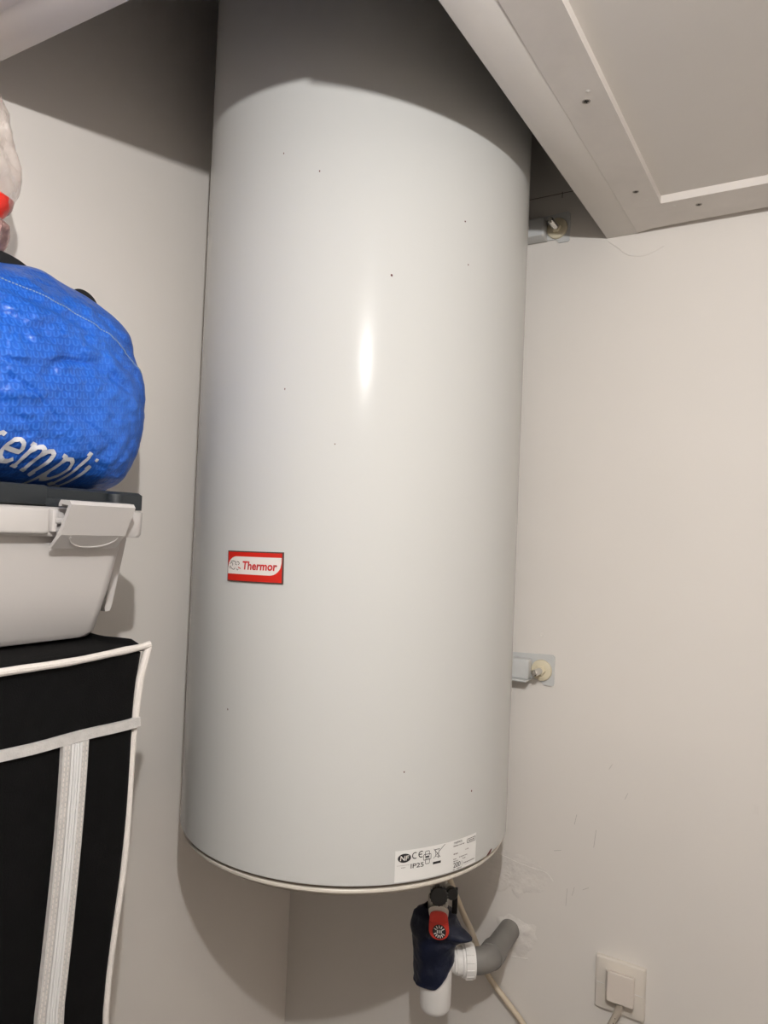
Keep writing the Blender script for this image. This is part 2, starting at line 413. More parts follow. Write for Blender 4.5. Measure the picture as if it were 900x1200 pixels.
# rust chip at the lower edge
chip = [(-5.6, 0.0004), (-4.6, 0.0030), (-3.2, 0.0040), (-2.6, 0.0062), (-1.6, 0.0060), (-2.2, 0.0030), (-3.0, 0.0008), (-4.2, 0.0002)]
hpart('paint_chip', poly2d([(a * R2D * HR, z) for a, z in chip], cyl(0.0004)), m_rust, label='dark rust chip in the paint')
rnd = random.Random(4)
for a, z, r in ((-49.7, 0.768, 0.0016), (-26.8, 0.856, 0.0011), (-25.0, 0.80, 0.001), (-72, 0.90, 0.0012), (-84, 0.93, 0.001), (-80, 0.62, 0.001), (-64, 0.55, 0.001), (-96, 0.20, 0.0012), (-40, 0.14, 0.001), (-15, 0.10, 0.0012)):
    s = a * R2D * HR
    hpart('speck', poly2d([(s + r * math.cos(t) * rnd.uniform(0.6, 1.2), z + r * math.sin(t) * rnd.uniform(0.8, 1.5)) for t in [k * math.pi / 4 for k in range(8)]], cyl(0.0003)), m_rust)

# brand badge
BW, BH = 0.0915, 0.0405
BS, BZ = -88.15 * R2D * HR, 0.3895
def bmap(off):
    f = cyl(off); ca, sa = math.cos(0.022), math.sin(0.022)
    return lambda u, v: f(BS + u * ca - v * sa, BZ + u * sa + v * ca)
def subdiv_poly(pts, n=6):
    out = []
    for i in range(len(pts)):
        a, b = pts[i], pts[(i + 1) % len(pts)]
        for k in range(n): out.append((a[0] + (b[0] - a[0]) * k / n, a[1] + (b[1] - a[1]) * k / n))
    return out
def strip_fill(xs, lo_, hi_, fn, thick=None, bm=None):
    """curved sheet between lo(x) and hi(x), sampled in x so that it follows the cylinder"""
    nb = bmesh.new(); prev = None
    for x in xs:
        cur = (nb.verts.new(fn(x, lo_(x))), nb.verts.new(fn(x, hi_(x))))
        if prev: nb.faces.new((prev[0], cur[0], cur[1], prev[1]))
        prev = cur
    return merge(bm, nb)
def frange(a, b, n): return [a + (b - a) * i / n for i in range(n + 1)]
def plate(hw, hh, off0, off1):
    f0, f1 = bmap(off0), bmap(off1); nb = bmesh.new(); P = []
    for u in frange(-hw, hw, 20):
        P.append([nb.verts.new(f(u, v)) for f, v in ((f0, -hh), (f1, -hh), (f1, hh), (f0, hh))])
    for a, b in zip(P, P[1:]):
        for k in range(4): nb.faces.new((a[k], b[k], b[(k + 1) % 4], a[(k + 1) % 4]))
    nb.faces.new(P[0]); nb.faces.new(list(reversed(P[-1])))
    return nb
badge = hpart('badge', plate(BW / 2, BH / 2, 0.0, 0.0020), m_badge_edge, label='red and white brand badge')
hpart('badge_face', plate(BW / 2 - 0.0016, BH / 2 - 0.0016, 0.0005, 0.0024), m_red, badge)
wl, wr, wb, wt = -BW / 2 + 0.0018, BW / 2 - 0.0020, -0.0100, 0.0130
def hi_(x):
    rr = 0.0165; d = (wl + rr) - x
    return wt - 0.002 * (x / BW + 0.5) * 0 - (rr - math.sqrt(max(0, rr * rr - d * d))) * (0.95 if d > 0 else 0) if d > 0 else wt
def lo_(x):
    rr = 0.0175; d = x - (wr - rr)
    return wb + (rr - math.sqrt(max(0, rr * rr - d * d))) * 0.95 if d > 0 else wb
hpart('white_field', strip_fill(frange(wl, wr, 60), lo_, hi_, bmap(0.0027)), m_white_print, badge)
bf = bmap(0.0030)
bm = text2d('Thermor', 0.0112, bf, -0.0165, -0.0040, width=0.0545, offset=0.028, shear=0.10)
hpart('lettering', bm, m_red_print, badge, smooth=False)
bm = bmesh.new()
for st in ([(-0.0385, 0.006), (-0.0335, 0.0068), (-0.029, 0.0055), (-0.0295, 0.003), (-0.027, 0.0015)], [(-0.040, 0.0025), (-0.0375, 0.0045), (-0.0345, 0.003), (-0.0355, 0.0005)],
           [(-0.0385, -0.0005), (-0.036, -0.0035), (-0.032, -0.0042), (-0.0300, -0.002)], [(-0.027, 0.0062), (-0.0235, 0.0055), (-0.0225, 0.0035), (-0.0245, 0.002)], [(-0.0275, -0.0030), (-0.0255, -0.005), (-0.0240, -0.0035)], [(-0.0395, 0.0005), (-0.0405, -0.002), (-0.0385, -0.0035)]):
    ribbon2d(catmull([(a, b, 0) for a, b in st], 5), 0.0009, bf, bm)
hpart('emblem', bm, m_dark_print, badge, smooth=False)
bm = ribbon2d(catmull([(-0.0245, -0.0012, 0), (-0.0225, -0.0018, 0), (-0.0200, -0.0030, 0)], 4), 0.0012, bf)
hpart('emblem_tongue', bm, m_red_print, badge, smooth=False)

# rating label
s0, s1 = -41.75 * R2D * HR, -11.9 * R2D * HR
cl = cyl(0.0005)
bm = strip_fill(frange(s0, s1, 30), lambda x: 0.0022, lambda x: 0.0415, cl)
rating = hpart('rating_label', bm, m_label, label='white printed rating label')
cp = cyl(0.0009); cp2 = cyl(0.0012)
def S(a): return a * R2D * HR
bm = poly2d([(S(-38.95) + 0.0090 * math.cos(t), 0.0318 + 0.0056 * math.sin(t)) for t in [k * math.pi / 16 for k in range(32)]], cp)
hpart('approval_mark', bm, m_black_print, rating, smooth=False)
bm = text2d('NF', 0.0060, cp2, S(-38.95) - 0.0060, 0.0289, width=0.0122, offset=0.02, shear=0.12)
hpart('approval_letters', bm, m_white_print, rating, smooth=False)
bm = bmesh.new()
def arcpts(cx, cz, r, a0, a1, n=14): return [(cx + r * math.cos((a0 + (a1 - a0) * k / n) * R2D), cz + r * math.sin((a0 + (a1 - a0) * k / n) * R2D)) for k in range(n + 1)]
ribbon2d(arcpts(S(-35.6), 0.0335, 0.0037, 60, 300), 0.0012, cp, bm)
ribbon2d(arcpts(S(-33.6), 0.0339, 0.0037, 60, 300), 0.0012, cp, bm)
ribbon2d([(S(-33.6) - 0.0034, 0.0339), (S(-33.6) + 0.0010, 0.0339)], 0.0012, cp, bm)
hpart('conformity_mark', bm, m_black_print, rating, smooth=False)
bm = text2d('IP25', 0.0058, cp, S(-36.9), 0.0178, width=S(-32.7) - S(-36.9), offset=0.008)
hpart('lettering', bm, m_black_print, rating, smooth=False)
bm = text2d('200', 0.0066, cp, S(-21.9), 0.0058, width=S(-19.0) - S(-21.9), offset=0.006)
hpart('lettering', bm, m_black_print, rating, smooth=False)
bm = text2d('THERMOR', 0.0026, cp, S(-22.0), 0.0368, width=S(-18.6) - S(-22.0))
hpart('lettering', bm, m_black_print, rating, smooth=False)
bm = poly2d([(S(-29.6), 0.0178), (S(-26.8), 0.0178), (S(-26.8), 0.0208), (S(-29.6), 0.0208)], cp)
hpart('black_bar', bm, m_black_print, rating, smooth=False)
bm = bmesh.new(); c = S(-28.2)      # crossed-out wheeled bin
for st in ([(c - 0.0030, 0.0360), (c - 0.0020, 0.0270), (c + 0.0020, 0.0270), (c + 0.0030, 0.0360)], [(c - 0.0040, 0.0362), (c + 0.0040, 0.0362)], [(c - 0.0055, 0.0375), (c + 0.0050, 0.0255)], [(c - 0.0055, 0.0255), (c + 0.0120, 0.0405)]):
    ribbon2d(st, 0.0006, cp, bm)
ribbon2d(arcpts(c + 0.0020, 0.0262, 0.0009, 0, 360), 0.0006, cp, bm)
hpart('disposal_symbol', bm, m_black_print, rating, smooth=False); bm = bmesh.new()
c = S(-31.6)                        # interlocked square marking
for x0, x1, z0, z1 in ((-0.0030, 0.0030, 0.0300, 0.0366), (-0.0055, 0.0055, 0.0255, 0.0325), (-0.0025, 0.0035, 0.0205, 0.0270)):
    ribbon2d([(c + u, v) for u, v in rrect(x0, x1, z0, z1, 0.0012, 3)] + [(c + x1, z1 - 0.0012)], 0.0007, cp, bm)
ribbon2d([(c - 0.003, 0.0290), (c + 0.003, 0.0290)], 0.0014, cp, bm)
hpart('square_symbol', bm, m_black_print, rating, smooth=False); bm = bmesh.new()
ribbon2d([(S(-16.3) + u, v) for u, v in rrect(0, S(-12.4) - S(-16.3), 0.0325, 0.0375, 0.0010, 3)] + [(S(-12.4), 0.0365)], 0.0006, cp, bm)
hpart('printed_box', bm, m_black_print, rating, smooth=False)
bm = bmesh.new(); rnd = random.Random(7)
def dashes(a0, a1, z, wdt):
    s = S(a0)
    while s < S(a1):
        l = rnd.uniform(0.0010, 0.0028); ribbon2d([(s, z), (min(s + l, S(a1)), z)], wdt, cp, bm); s += l + rnd.uniform(0.0005, 0.0010)
for a0, a1, z, wd in ((-22.1, -17.4, 0.0340, 0.0013), (-22, -20.2, 0.0236, 0.0014), (-17.0, -15.6, 0.0250, 0.0010), (-22, -20.8, 0.0170, 0.0012), (-19.6, -16.2, 0.0178, 0.0012), (-22, -20, 0.0142, 0.0010), (-18.2, -16.8, 0.0145, 0.0010),
                     (-17.6, -12.4, 0.0080, 0.0013), (-22, -21.2, 0.0036, 0.0010), (-20.4, -18.6, 0.0038, 0.0013), (-15.6, -13.0, 0.0350, 0.0016)):
    dashes(a0, a1, z, wd)
ribbon2d([(S(-18.4), 0.0120), (S(-18.4), 0.0060)], 0.0005, cp, bm)
ribbon2d([(S(-41.2), 0.0228), (S(-37.2), 0.0228)], 0.0003, cp, bm)
dashes(-39.8, -38.6, 0.0200, 0.0008)
sp_ = hpart('small_print', bm, m_grey_print, rating, smooth=False); sp_['kind'] = 'stuff'

# wall brackets
def bracket(zb, first):
    br = hpart('bracket', box(0.300, 0.5165, -0.0245, -0.0030, zb - 0.0190, zb + 0.0165, 0.004, 3), m_galv)
    pl = [(0.470, zb - 0.020), (0.520, zb - 0.020), (0.532, zb - 0.0205), (0.537, zb - 0.0275), (0.554, zb - 0.0275), (0.5565, zb - 0.025), (0.5565, zb + 0.0225), (0.553, zb + 0.0265), (0.470, zb + 0.0225)]
    bm = prism(pl, lambda u, v, t: (u, t, v), -0.0002, -0.0035)
    hpart('bracket_plate', bm, m_galv, br)
    # bent lower flange
    hpart('flange', box(0.300, 0.517, -0.036, -0.0035, zb - 0.0215, zb - 0.0185, 0.0012), m_galv, br)
    c = Vector((0.5345, -0.0035, zb - 0.002))
    hpart('washer', lathe([(0, 0), (0.0182, 0.0), (0.0187, 0.0015), (0.0180, 0.0045), (0.0165, 0.0055), (0.0100, 0.0062), (0, 0.0062)], 40, axis_mtx(c, (0, -1, 0))), m_nylon, br)
    hpart('nut', lathe([(0.0092, 0.005), (0.0092, 0.010), (0.0080, 0.0125), (0.004, 0.0130), (0, 0.013)], 6, axis_mtx(c, (0, -1, 0))), m_nylon, br)
    bm = bmesh.new()
    prof = [(0, 0.042), (0.0036, 0.042), (0.0050, 0.0408)]
    for k in range(16):
        z = 0.0405 - k * 0.0018; prof += [(0.0054, z), (0.0050, z - 0.0009)]
    hpart('bolt', lathe(prof, 20, axis_mtx(c, (0, -1, 0))), m_chrome, br)
bracket(0.2115, True); bracket(0.9960, False)

# ------------------------------------------------------------------ safety valve group under the heater
GX, GY = 0.433, -0.175; GA = math.atan2(0.436, 0.90)
GM = Matrix.Translation((GX, GY, 0)) @ Matrix.Rotation(GA, 4, 'Z')
def G(x, y, z): return GM @ Vector((x, y, z))
def gdir(x, y, z): return (GM.to_3x3() @ Vector((x, y, z)))
valve = thing('safety_valve', 'metal safety valve with black knob and red lever under the heater', 'valve', (GX, GY, -0.235), GA)
bm = lathe([(0.013, -0.0), (0.013, -0.045), (0.017, -0.047), (0.017, -0.075), (0.0135, -0.077), (0.0135, -0.115), (0.016, -0.118), (0.017, -0.165), (0.014, -0.20), (0.010, -0.225)], 32, Matrix.Translation((GX, GY, -0.026)) )
obj('valve_body', bm, m_grey_metal, valve)
bm = lathe([(0.009, -0.005), (0.009, 0.018)], 24, axis_mtx(G(0.001, -0.012, -0.1315), gdir(0, -1, 0)))
obj('knob_neck', bm, m_grey_metal, valve)
kp = []
for k in range(36):
    pass
bm = lathe([(0.0, -0.001), (0.0128, -0.001), (0.0138, 0.001), (0.0138, 0.0135), (0.0120, 0.0160), (0.0040, 0.0165), (0.0, 0.0160)], 36, axis_mtx(G(0.001, -0.024, -0.130), gdir(0, -0.96, 0.28)))
knob = obj('knob', bm, m_black_pl, valve, label='round black knob')
bm = bmesh.new()
for k in range(18):
    a = 2 * math.pi * k / 18; mt = axis_mtx(G(0.001, -0.024, -0.130), gdir(0, -0.96, 0.28))
    p0 = mt @ Vector((0.0138 * math.cos(a), 0.0138 * math.sin(a), 0.001)); p1 = mt @ Vector((0.0138 * math.cos(a), 0.0138 * math.sin(a), 0.013))
    tube([p0, p1], 0.0010, 6, bm)
obj('knob_grip', bm, m_black_pl, knob)
# red lever: a rounded paddle leaning outward, on a pale holder
tilt = 0.30
def lev(u, v, t):   # u across, v down the paddle, t out of its face
    return G(0.0015 + u + 0.06 * v, -0.042 - v * math.sin(tilt) * 0.6 - t * math.cos(tilt), -0.147 - v * math.cos(tilt) * 1.0 + t * math.sin(tilt))
def paddle(w0, w1, h0, h1):
    pts = []
    for k in range(9): a = math.pi - math.pi * k / 8; pts.append((w0 * math.cos(a), h0 + w0 * 0.45 - w0 * 0.45 * math.sin(a)))
    for k in range(9): a = -math.pi * k / 8; pts.append((w1 * math.cos(a), h1 - w1 * 0.85 - w1 * 0.85 * math.sin(a)))
    return pts
bm = prism(paddle(0.0158, 0.0150, -0.008, 0.018), lev, -0.008, -0.001)
obj('lever_holder', bm, m_grey_metal, valve)
bm = prism(paddle(0.0140, 0.0158, -0.001, 0.041), lev, -0.003, 0.005)
bmesh.ops.bevel(bm, geom=[e for e in bm.edges], offset=0.0012, segments=2, affect='EDGES')
lever = obj('lever', bm, m_red_pl, valve, label='red plastic lever')
obj('lever_ridge', prism([(-0.0125, 0.0155), (0.0135, 0.0155), (0.0135, 0.0180), (-0.0125, 0.0180)], lev, 0.004, 0.0066), m_red_pl, lever)
bm = poly2d([(0.0005 + 0.0105 * math.cos(k * math.pi / 16), 0.0285 + 0.0105 * math.sin(k * math.pi / 16)) for k in range(32)], lambda u, v: lev(u, v, 0.0054))
emb = obj('lever_emblem', bm, m_black_print, lever, label='round black printed emblem', smooth=False)
bm = bmesh.new()
for a in [30, 55, 80, 105, 130, 155, 210, 240, 270, 300, 330]:
    ca, sa = math.cos(a * R2D), math.sin(a * R2D)
    ribbon2d([(0.0005 + ca * 0.0050, 0.0285 + sa * 0.0050), (0.0005 + ca * 0.0092, 0.0285 + sa * 0.0092)], 0.0013, lambda u, v: lev(u, v, 0.0057), bm)
for x in (-0.003, 0.0, 0.003): ribbon2d([(0.0005 + x, 0.0262), (0.0005 + x, 0.0308)], 0.0012, lambda u, v: lev(u, v, 0.0057), bm)
bm.transform(MW[valve.name].inverted() @ MW[valve.name])
o = obj('emblem_print', bm, m_white_print, lever, smooth=False)
# small black isolating tap
bm = lathe([(0, -0.002), (0.0085, -0.002), (0.0095, 0.0), (0.0095, 0.010), (0.0080, 0.012), (0, 0.012)], 24, axis_mtx(G(0.020, -0.010, -0.131), gdir(0.2, -1, 0.2)))
tap = obj('tap_hub', bm, m_black_pl, valve, label='small black isolating tap')
obj('tap_lever', box(0, 0.0085, 0, 0.006, -0.030, 0.010, 0.0012), m_black_pl, tap)
tl = bpy.data.objects['tap_lever']
tl.data.transform(MW[valve.name]); tl.data.transform(Matrix.Translation(G(0.0225, -0.014, -0.133)) @ Matrix.Rotation(GA, 4, 'Z')); tl.data.transform(MW[valve.name].inverted())
obj('tap_pipe', tube([G(0.006, 0, -0.125), G(0.020, -0.004, -0.130)], 0.006, 12), m_grey_metal, valve)

# navy cloth wrapped around the valve
cloth_c = thing('cloth', 'dark navy cloth wrapped around the valve under the heater', 'cloth', (GX, GY, -0.272), GA)
def cloth_pt(th, v):
    """th: 0 = image right, 90 = away; v 0 top .. 1 bottom"""
    hem = 0.045 * max(0, math.cos(th - 0.15)) ** 1.2 - 0.006 * math.sin(th) * 0
    z = -0.1585 - v * (0.1185 - hem)
    t = (-z - 0.1585) / 0.118
    key = [(0.0, 0.020, 0.018), (0.10, 0.034, 0.030), (0.28, 0.039, 0.036), (0.42, 0.036, 0.034), (0.58, 0.0335, 0.031), (0.80, 0.0315, 0.029), (1.0, 0.0305, 0.028)]
    for a, b in zip(key, key[1:]):
        if t <= b[0] or b is key[-1]:
            f = max(0, min(1, (t - a[0]) / (b[0] - a[0]))); f = f * f * (3 - 2 * f); rx = a[1] + (b[1] - a[1]) * f; ry = a[2] + (b[2] - a[2]) * f; break
    fold = math.exp(-((th + 0.35) / 0.34) ** 2) * math.exp(-((t - 0.33) / 0.085) ** 2) * 0.026
    fold2 = math.exp(-((th + 0.55) / 0.8) ** 2) * math.exp(-((t - 0.42 - 0.05 * th) / 0.04) ** 2) * -0.005
    n = 0.0035 * noise.noise(Vector((math.cos(th) * 1.6, math.sin(th) * 1.6, z * 42))) + 0.0012 * noise.noise(Vector((math.cos(th) * 5, math.sin(th) * 5, z * 120)))
    r = 1 + (n + fold + fold2) / rx
    return G(-0.0035 + rx * r * math.cos(th), ry * r * math.sin(th) - 0.002, z)
bm = bmesh.new(); NT, NV = 72, 48; grid = []
for i in range(NV + 1):
    grid.append([bm.verts.new(cloth_pt((2 * math.pi * k / NT + math.pi) % (2 * math.pi) - math.pi, i / NV)) for k in range(NT)])
for a, b in zip(grid, grid[1:]):
    for k in range(NT): bm.faces.new((a[k], a[(k + 1) % NT], b[(k + 1) % NT], b[k]))
# turned-in hem so that the cloth has thickness
inner = []
for i in range(0, NV + 1, 6):
    inner.append([bm.verts.new(GM @ ((GM.inverted() @ v.co) - ((GM.inverted() @ v.co) * Vector((1, 1, 0)) if False else Vector(((GM.inverted() @ v.co).x, (GM.inverted() @ v.co).y, 0))).normalized() * 0.002)) for v in grid[i]])
for a, b in zip(inner, inner[1:]):
    for k in range(NT): bm.faces.new((a[k], b[k], b[(k + 1) % NT], a[(k + 1) % NT]))
for k in range(NT):
    bm.faces.new((grid[-1][k], grid[-1][(k + 1) % NT], inner[-1][(k + 1) % NT], inner[-1][k]))
    bm.faces.new((grid[0][k], inner[0][k], inner[0][(k + 1) % NT], grid[0][(k + 1) % NT]))
obj('cloth_wrap', bm, m_navy, cloth_c, angle=70)
hem_pts = [cloth_pt((2 * math.pi * k / NT + math.pi) % (2 * math.pi) - math.pi, 0.985) for k in range(NT + 1)]
obj('hem', tube(hem_pts, 0.0013, 6, cap=False), m_navy, cloth_c)

# white siphon cup
siphon = thing('drain_siphon', 'white plastic drain siphon cup below the navy cloth', 'siphon', (GX, GY, -0.3265), GA)
SCX = 0.0015
SM = GM @ Matrix.Translation((SCX, 0, 0))
bm = lathe([(0, -0.3265), (0.012, -0.3263), (0.0190, -0.3245), (0.0232, -0.320), (0.0250, -0.313), (0.0258, -0.262), (0.0258, -0.236), (0.0240, -0.235)], 40, SM)
obj('cup', bm, m_white_pl, siphon)
od = Vector((0.985, 0.17, 0)).normalized()
oc = Vector((SCX, 0, -0.2475))
am = axis_mtx(G(*oc), gdir(*od))
bm = lathe([(0.0165, 0.010), (0.0165, 0.026), (0.0190, 0.028), (0.0190, 0.031), (0.0205, 0.0315), (0.0205, 0.046)], 36, am)
obj('side_outlet', bm, m_white_pl, siphon)
bm = lathe([(0.0205, 0.0405), (0.0235, 0.0405), (0.0240, 0.0420), (0.0240, 0.0440), (0.0258, 0.0450), (0.0258, 0.0590), (0.0253, 0.0605), (0.0205, 0.0605)], 48, am)
nut = obj('coupling_nut', bm, m_white_pl, siphon, label='white ribbed coupling nut')
bm = bmesh.new()
for k in range(14):
    a = 2 * math.pi * k / 14
    tube([am @ Vector((0.0255 * math.cos(a), 0.0255 * math.sin(a), 0.0455)), am @ Vector((0.0255 * math.cos(a), 0.0255 * math.sin(a), 0.0570))], 0.0014, 6, bm)
obj('nut_rib', bm, m_white_pl, nut)

# grey drain pipe into the wall
pipe = thing('drain_pipe', 'grey plastic drain pipe elbow running from siphon into the right wall', 'pipe', (0.49, -0.06, -0.2800))
A = G(*(oc + od * 0.052)); B = Vector((0.4915, 0.0, -0.2560))
elb = A + gdir(*od) * 0.026
d1 = gdir(*od); d2 = (B - elb).normalized()
path = [A, A + d1 * 0.010] + [A.lerp(A, 0) + d1 * 0.010 + (d1 * (t - t * t / 2) + d2 * (t * t / 2)) * 0.040 for t in [0.1 * k for k in range(1, 11)]]
endp = path[-1]; d2 = (B - endp).normalized()
path += [endp + d2 * 0.016]
obj('elbow', tube(path, 0.0200, 32), m_pvc, pipe)
bm = lathe([(0.0200, 0), (0.0214, 0.0006), (0.0214, 0.024), (0.0200, 0.0255), (0.0180, 0.0255)], 32, axis_mtx(endp - d2 * 0.006, d2))
obj('elbow_socket', bm, m_pvc, pipe)
obj('pipe_run', tube([endp, B + d2 * 0.003], 0.0184, 32), m_pvc, pipe)
rnd = random.Random(9)
bm = bmesh.new()
for k in range(12):
    a = rnd.uniform(0.3, 2.6); l = rnd.uniform(0.002, 0.028); q = axis_mtx(B - d2 * l, d2)
    pt = q @ Vector((0.0186 * math.cos(a), 0.0186 * math.sin(a), 0)); s = rnd.uniform(0.0008, 0.0022)
    bmesh.ops.create_icosphere(bm, subdivisions=1, radius=s, matrix=Matrix.Translation(pt) @ Matrix.Diagonal((1, 1, 0.6, 1)))
obj('plaster_splash', bm, m_plaster, pipe, label='white plaster splashes')

# beige supply cable of the heater
cab = catmull([(0.400, -0.165, -0.0345), (0.413, -0.135, -0.09), (0.425, -0.112, -0.148), (0.4425, -0.095, -0.203), (0.4500, -0.075, -0.2385), (0.4530, -0.036, -0.300), (0.4610, -0.020, -0.3365), (0.4918, -0.016, -0.3680), (0.5243, -0.014, -0.3975), (0.566, -0.013, -0.440), (0.60, -0.013, -0.52), (0.61, -0.0065, -0.62)], 8)
cable = thing('supply_cable', 'beige electric cable hanging from heater and passing behind the grey pipe', 'cable', (0.52, -0.02, -0.6))
obj('cable_run', tube(cab, 0.0050, 14), m_cable, cable)

# ------------------------------------------------------------------ wall socket and plug
sock = thing('wall_socket', 'square cream wall socket low on the right wall', 'socket', (0.685, 0.0, -0.328))
x0, x1, z0, z1 = 0.6455, 0.7250, -0.3285, -0.2445
bm = loft([[(x, 0.0, z) for x, z in rrect(x0, x1, z0, z1, 0.003)], [(x, -0.0060, z) for x, z in rrect(x0, x1, z0, z1, 0.003)], [(x, -0.0085, z) for x, z in rrect(x0 + 0.0016, x1 - 0.0016, z0 + 0.0016, z1 - 0.0016, 0.003)],
           [(x, -0.0092, z) for x, z in rrect(x0 + 0.004, x1 - 0.004, z0 + 0.004, z1 - 0.004, 0.003)]])
obj('frame_plate', bm, m_plate, sock, angle=20)
obj('seam', box(0.6495, 0.6610, -0.0098, -0.0090, -0.2868, -0.2858), m_white_pl, sock)
obj('seam', box(0.7085, 0.7215, -0.0098, -0.0090, -0.2874, -0.2864), m_white_pl, sock)
obj('insert_edge', loft([[(x, -0.0090, z) for x, z in rrect(0.6600, 0.7100, -0.3115, -0.2610, 0.002)], [(x, -0.0100, z) for x, z in rrect(0.6604, 0.7096, -0.3111, -0.2614, 0.002)]]), m_plate, sock)
plug = thing('power_plug', 'white square plug with grey cord pushed into wall socket', 'plug', (0.690, -0.02, -0.33))
bm = loft([[(x, -0.0100, z) for x, z in rrect(0.6650, 0.7090, -0.3075, -0.2605, 0.003)], [(x, -0.0240, z) for x, z in rrect(0.6665, 0.7110, -0.3025, -0.2550, 0.003)], [(x, -0.0315, z) for x, z in rrect(0.6705, 0.7122, -0.2985, -0.2512, 0.002)], [(x, -0.0325, z) for x, z in rrect(0.6715, 0.7112, -0.2975, -0.2522, 0.002)]])
obj('plug_body', bm, m_plug, plug, angle=25)
crd = catmull([(0.6905, -0.022, -0.298), (0.6880, -0.023, -0.312), (0.6800, -0.025, -0.332), (0.6700, -0.026, -0.356), (0.655, -0.026, -0.40), (0.64, -0.022, -0.50), (0.635, -0.012, -0.62)], 8)
cordo = obj('cord', tube(crd, 0.0052, 14), m_cord, plug, label='grey cord')
bm = bmesh.new()
for i, (du, k) in enumerate(((0.0, 13), (0.001, 16), (-0.001, 19), (0.0008, 21))):
    bmesh.ops.create_icosphere(bm, subdivisions=1, radius=0.0010, matrix=Matrix.Translation(crd[k] + Vector((du + 0.001, -0.0047, 0))))
obj('cord_marks', bm, m_black_print, cordo)

# ------------------------------------------------------------------ fabric cabinet
cabn = thing('fabric_cabinet', 'tall black fabric storage cabinet with white piping and a front zip', 'cabinet', (0.16, -0.96, ZF))
CX0, CX1, CY0, CY1, CZ = 0.015, 0.298, -1.26, -0.675, 0.298
rings = []
for z in [ZF + 0.003] + frange(ZF + 0.05, CZ - 0.004, 40):
    t = (CZ - z) / 0.38
    yi = CY1 - 0.030 * min(1, t) ** 0.62 + 0.003 * math.sin(z * 17)
    ring = []
    for x, y in rrect(CX0, CX1, CY0, yi, 0.010, 4):
        b = 0.004 * noise.noise(Vector((x * 6, y * 6, z * 5)))
        ring.append((min(x + (b if x > 0.2 else 0), CX1 + 0.004), y + b * 0.5, z))
    rings.append(ring)
obj('cover', loft(rings), m_fabric, cabn, angle=60)
bm = bmesh.new(); nx, ny = 24, 150; V = []
for i in range(nx + 1):
    row = []
    for j in range(ny + 1):
        u, v = i / nx, j / ny
        e = min(u, 1 - u, v * 2, (1 - v) * 2)
        z = CZ + 0.0055 * (1 - math.exp(-e * 45)) + 0.0008 * noise.noise(Vector((u * 5, v * 9, 0)))
        yy = CY0 + v * (CY1 - CY0)
        z += 0.0095 * math.exp(-((yy + 0.6805) / 0.0055) ** 2) * min(1, (1 - u) * 14) * (0.85 + 0.3 * noise.noise(Vector((u * 6, 0, 3))))
        row.append(bm.verts.new((CX0 + u * (CX1 - CX0 - 0.002), CY0 + v * (CY1 - CY0 - 0.001) + (0.0) * u, z - 0.002)))
    V.append(row)
for i in range(nx):
    for j in range(ny): bm.faces.new((V[i][j], V[i + 1][j], V[i + 1][j + 1], V[i][j + 1]))
top = obj('top_panel', bm, m_fabric, cabn, angle=80)
pp = catmull([(CX1 + 0.001, CY0 + 0.01, CZ), (CX1 + 0.003, -1.05, CZ - 0.003), (CX1 + 0.003, -0.93, CZ - 0.002), (CX1 + 0.003, -0.85, CZ - 0.001), (CX1 + 0.003, -0.78, CZ - 0.001), (CX1 + 0.002, -0.725, CZ + 0.0015), (CX1, -0.69, CZ + 0.003), (CX1 + 0.001, CY1 - 0.001, CZ + 0.005)], 8)
obj('piping', tube(pp, [0.0040 + 0.0006 * noise.noise(p * 40) for p in pp], 10), m_piping, cabn)
vp = []
for z in frange(CZ + 0.004, ZF + 0.01, 40):
    t = max(0, (CZ - z) / 0.38); vp.append(Vector((CX1 - 0.0015 + 0.003 * math.sin(z * 25) * 0.4, CY1 - 0.030 * min(1, t) ** 0.62 + 0.003 * math.sin(z * 17) * (1 if t > 0 else 0) - 0.001, z)))
obj('piping', tube(vp, [0.0046 if v.z > 0.22 else 0.0034 for v in vp], 10), m_piping, cabn)
fx = CX1 + 0.0042
def fmap(off): return lambda u, v: (fx + off, u, v)
def slab(pts_c, half, off0, off1, name, m, parent, axis='y'):
    """flat tape along a centreline in the front plane"""
    bm = bmesh.new(); prev = None
    for (y, z) in pts_c:
        d = (0, half) if axis == 'y' else (half, 0)
        cur = [bm.verts.new(c) for c in ((fx + off0, y - d[0], z - d[1]), (fx + off1, y - d[0], z - d[1]), (fx + off1, y + d[0], z + d[1]), (fx + off0, y + d[0], z + d[1]))]
        if prev:
            for k in range(4): bm.faces.new((prev[k], cur[k], cur[(k + 1) % 4], prev[(k + 1) % 4]))
        else: bm.faces.new(cur)
        prev = cur
    bm.faces.new(list(reversed(prev)))
    return obj(name, bm, m, parent)
slab([(y, 0.2180 - 0.0006 * math.sin(y * 60)) for y in frange(CY0 + 0.01, CY1 - 0.012, 30)], 0.0050, -0.006, 0.0012, 'binding_tape', m_tape, cabn)
zc_ = [(-0.769 - 0.012 * max(0, (0.213 - z) / 0.25) ** 1.6 if z > -0.05 else -0.7822, z) for z in frange(0.213, ZF + 0.04, 50)]
zt = slab(zc_, 0.0150, -0.006, 0.0010, 'zip_tape', m_tape, cabn, 'x')
slab([(y, z) for y, z in zc_], 0.0062, 0.0008, 0.0018, 'zip_band', m_zipband, zt, 'x')
for dy in (-0.0048, -0.0015, 0.0015, 0.0048):
    obj('zip_coil', tube([(fx + 0.0026, y + dy, z) for y, z in zc_], 0.0013, 8), m_zip, zt)
bm = bmesh.new()
